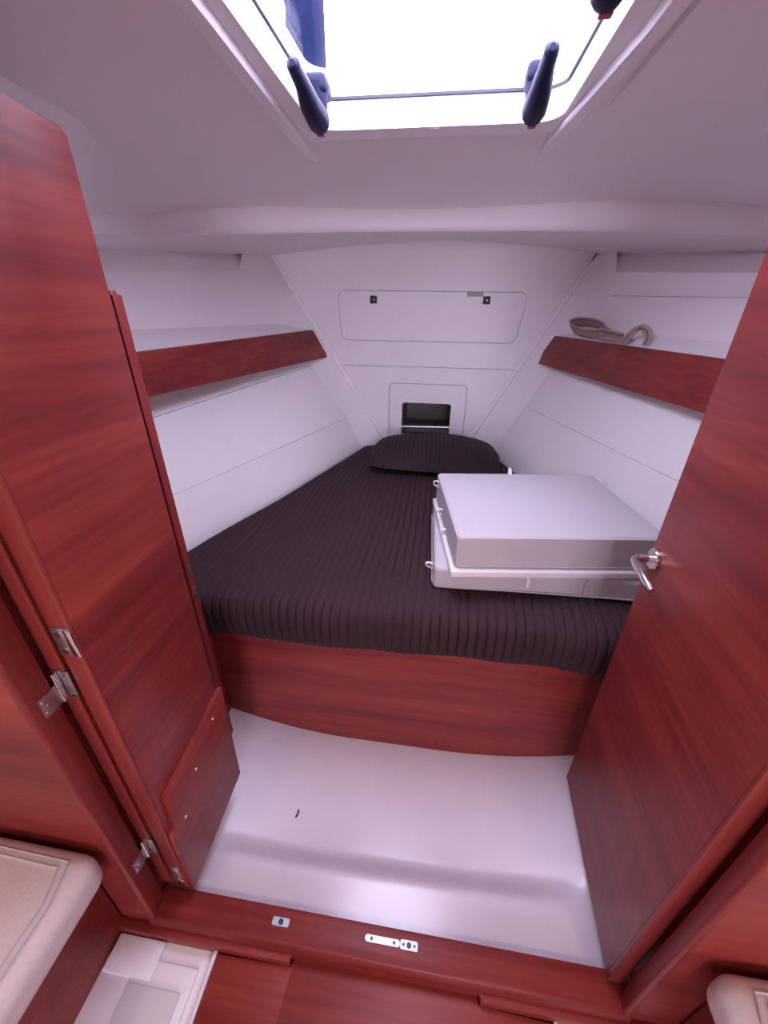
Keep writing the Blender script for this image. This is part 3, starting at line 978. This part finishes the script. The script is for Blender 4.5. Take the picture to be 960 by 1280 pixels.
# ============================================================ SHELVES
def fascia_x(y, sx): return -.075 + sx * (.717 + .217 * (2.6 - y))
for sx, K, ks, zt0, zt1 in ((-1, KL, 4, 1.375, 1.352), (1, KR, 4, 1.368, 1.368)):
    sh = empty('side_shelf', (fascia_x(1.8, sx), 1.8, 1.2), ('mahogany fronted side shelf on the left hull side' if sx < 0 else 'mahogany fronted side shelf holding the webbing strap'), 'shelf', 'side shelves above the berth')
    ya, yf, yfb = .95, 2.60, 2.685
    def ft(y): return Vector((fascia_x(y, sx), y, lerp(zt0, zt1, (2.6 - y) / 1.25)))
    def fb(y): return Vector((fascia_x(y, sx) - sx * (.012 + .035 * max(0, (y - 1.8) / .88)), y, lerp(1.212, 1.203, (2.6 - y) / 1.25)))
    bm = nb()
    a, b, c, d = fb(ya), fb(yfb), ft(yf), ft(ya)
    prism(bm, [a, b, c, d], (sx * .02, 0, 0), .001, 1)
    mk('fascia', bm, 'wood_y', sh)
    bm = nb(); g = []
    for i in range(13):
        y = lerp(ya, yf - .005, i / 12)
        p = ft(y) + Vector((sx * .015, 0, -.006))
        w = kpt(K, ks, taft(K, ks, y)) + Vector((-sx * .002, 0, 0))
        if i == 12: w = kpt(K, ks, 0)
        g.append([p, w])
    shell(bm, g, (0, 0, -.014))
    mk('shelf_top', bm, 'gelcoat', sh, smooth=None)

# coiled strap on the right shelf
sr = empty('webbing_strap', (.80, 2.15, 1.375), 'coiled beige webbing strap lying on the wooden side shelf', 'strap')
def cr(P, n=7):
    out = []
    for i in range(len(P) - 1):
        p0 = Vector(P[max(i - 1, 0)]); p1 = Vector(P[i]); p2 = Vector(P[i + 1]); p3 = Vector(P[min(i + 2, len(P) - 1)])
        for k in range(n):
            t = k / n
            out.append(.5 * ((2 * p1) + (p2 - p0) * t + (2 * p0 - 5 * p1 + 4 * p2 - p3) * t * t + (3 * p1 - p0 - 3 * p2 + p3) * t ** 3))
    out.append(Vector(P[-1]))
    return out
C0, a1, a2 = Vector((.739, 2.36, 1.421)), Vector((.036, -.160, -.012)), Vector((.027, .007, .022))
big = [(.802, 2.04, 1.392), (.790, 2.12, 1.396)]
big += [tuple(C0 + a1 * math.cos(t) + a2 * math.sin(t)) for t in [-.25 - (2 * math.pi - .5) * k / 22 for k in range(23)]]
big += [(.790, 2.15, 1.400)]
bm = nb(); ribbon(bm, cr(big, 4), (-.58, -.19, .79), .056, .006); mk('coil', bm, 'webbing', sr, smooth=50)
for off in (-.017, .017):
    bm = nb(); ribbon(bm, [p + Vector((-.58, -.19, .79)) * off for p in cr(big, 4)], (-.58, -.19, .79), .007, .0085); mk('stripe', bm, 'webbing_stripe', sr, smooth=50)
flat = [(.760, 2.26, 1.386), (.775, 2.18, 1.386), (.789, 2.11, 1.384), (.802, 2.05, 1.383), (.812, 1.99, 1.381)]
bm = nb(); ribbon(bm, cr(flat), (.9, .2, .40), .036, .005); mk('tail', bm, 'webbing', sr, smooth=50)
small = [(.795, 2.02, 1.380), (.80, 2.0, 1.402), (.812, 1.98, 1.426), (.828, 1.95, 1.436), (.838, 1.92, 1.422), (.839, 1.905, 1.397), (.834, 1.90, 1.374)]
bm = nb(); ribbon(bm, cr(small), (.35, -.9, .15), .034, .006); mk('coil', bm, 'webbing', sr, smooth=50)
bm = nb(); ribbon(bm, cr(small), (.35, -.9, .15), .010, .0085); mk('stripe', bm, 'webbing_stripe', sr, smooth=50)

# ============================================================ FORWARD LOCKER
ld = empty('locker_hatch', (CX, YB, 1.32), 'white rounded locker door with two black latches above the pillow', 'locker door')
bm = nb(); plate(bm, rpoly(lock, .047), [], lambda x, z: (x, YB - .003, z), (0, .016, 0))
mk('door_panel', bm, 'locker_door', ld, smooth=None)
for x, z in ((-.429, 1.545), (.244, 1.547)):
    bm = nb(); box(bm, x - .021, x + .021, YB - .009, YB - .002, z - .021, z + .021, .002)
    la = mk('latch', bm, 'black_plastic', ld)
    bm = nb(); tube(bm, [(x, YB - .008, z), (x, YB - .0105, z)], [.012, .011], 18); mk('latch_button', bm, 'gasket', la)
    bm = nb(); box(bm, x - .002, x + .006, YB - .0118, YB - .0100, z - .004, z + .004, .0005); mk('latch_mark', bm, 'screw_white', la)
bm = nb(); box(bm, .128, .222, YB - .0045, YB - .0025, 1.566, 1.590, .0004); mk('sticker', bm, 'label_grey', ld)

# ============================================================ SALOON SEATS
for sx in (-1, 1):
    name = 'left' if sx < 0 else 'right'
    if sx < 0: xf, xc, zc, yb_ = -.742, -.662, .435, .345
    else: xf, xc, zc, yb_ = .64, .572, .44, .345
    sb = empty('settee', (sx * 1.1, -.3, 0), ('dark mahogany settee base under the tan seat cushion beside the bifold door' if sx < 0 else 'dark mahogany settee base beside the door with the lever handle'), 'settee')
    bm = nb(); box(bm, min(xf, xf + sx * .02), max(xf, xf + sx * .02), -1.0, .352, -.012, zc - .10, .002); mk('front_board', bm, 'wood_x', sb)
    bm = nb(); box(bm, min(xf + sx * .02, sx * 1.55), max(xf + sx * .02, sx * 1.55), -1.0, .352, zc - .12, zc - .1, .002); mk('seat_board', bm, 'wood_x', sb)
    cu = empty('settee_cushion', (sx * 1.05, -.3, zc - .1), ('off-white stitched settee cushion on the base beside the bifold door' if sx < 0 else 'off-white stitched settee cushion on the base by the lever handled door'), 'cushion', 'settee cushions in the saloon')
    x0, x1 = (xc, sx * 1.55)
    w = abs(x1 - x0)
    bm = nb()
    def soft(p):
        p = p.copy()
        if p.z > 0: p.z += .012 * max(0, 1 - (p.x / (w / 2)) ** 2) - .004 * max(0, 1 - abs(p.y - .15) / .03) * 0
        return p
    rbox(bm, ((x0 + x1) / 2, (yb_ - 1.0) / 2, zc - .05), (w, yb_ + 1.0, .10), .035, 0, 14, 5, soft)
    mk('body', bm, 'fabric_tan', cu, smooth=60)
    bm = nb()
    for ins in (.030, .044):
        pts = [(x0 + sx * ins, y, zc + .001) for y in [-.95 + .05 * i for i in range(25)]]
        pts += [(x0 + sx * (ins + .02), yb_ - ins * .9, zc + .002), (x0 + sx * .3, yb_ - ins * .8, zc + .009)]
        tube(bm, [(a, b, c + .003) for a, b, c in pts], .002, 5)
    mk('stitching', bm, 'fabric', cu)

# ============================================================ SMALL THINGS
bm = nb(); tube(bm, [(-.374, .671, floor_z(-.374, .671) + .0025), (-.370, .680, floor_z(-.37, .68) + .003), (-.371, .694, floor_z(-.371, .694) + .0025)], .0028, 6)
tag(mk('splinter', bm, 'black_plastic'), 'tiny dark splinter lying on the white cabin floor', 'debris')

# furled dark sail standing on the foredeck, seen through the pane
bm = nb(); g = []
for i in range(46):
    z = 2.05 + .02 * i
    w = interp([(2.05, .05), (2.30, .055), (2.40, .085), (2.50, .125), (2.60, .16), (3.0, .16)], z)
    w += .014 * math.sin(i * .9) + .024 * random.random() * (1 if i % 5 < 2 else .3)
    g.append([(-.572 - w, 2.24, z), (-.572 - w * .75, 2.20, z), (-.585, 2.195, z), (-.572, 2.23, z)])
shell(bm, g, (0, .09, 0))
tag(mk('furled_sail', bm, 'sail_blue', smooth=30), 'dark blue furled sail standing on the foredeck seen through the overhead hatch', 'sail')
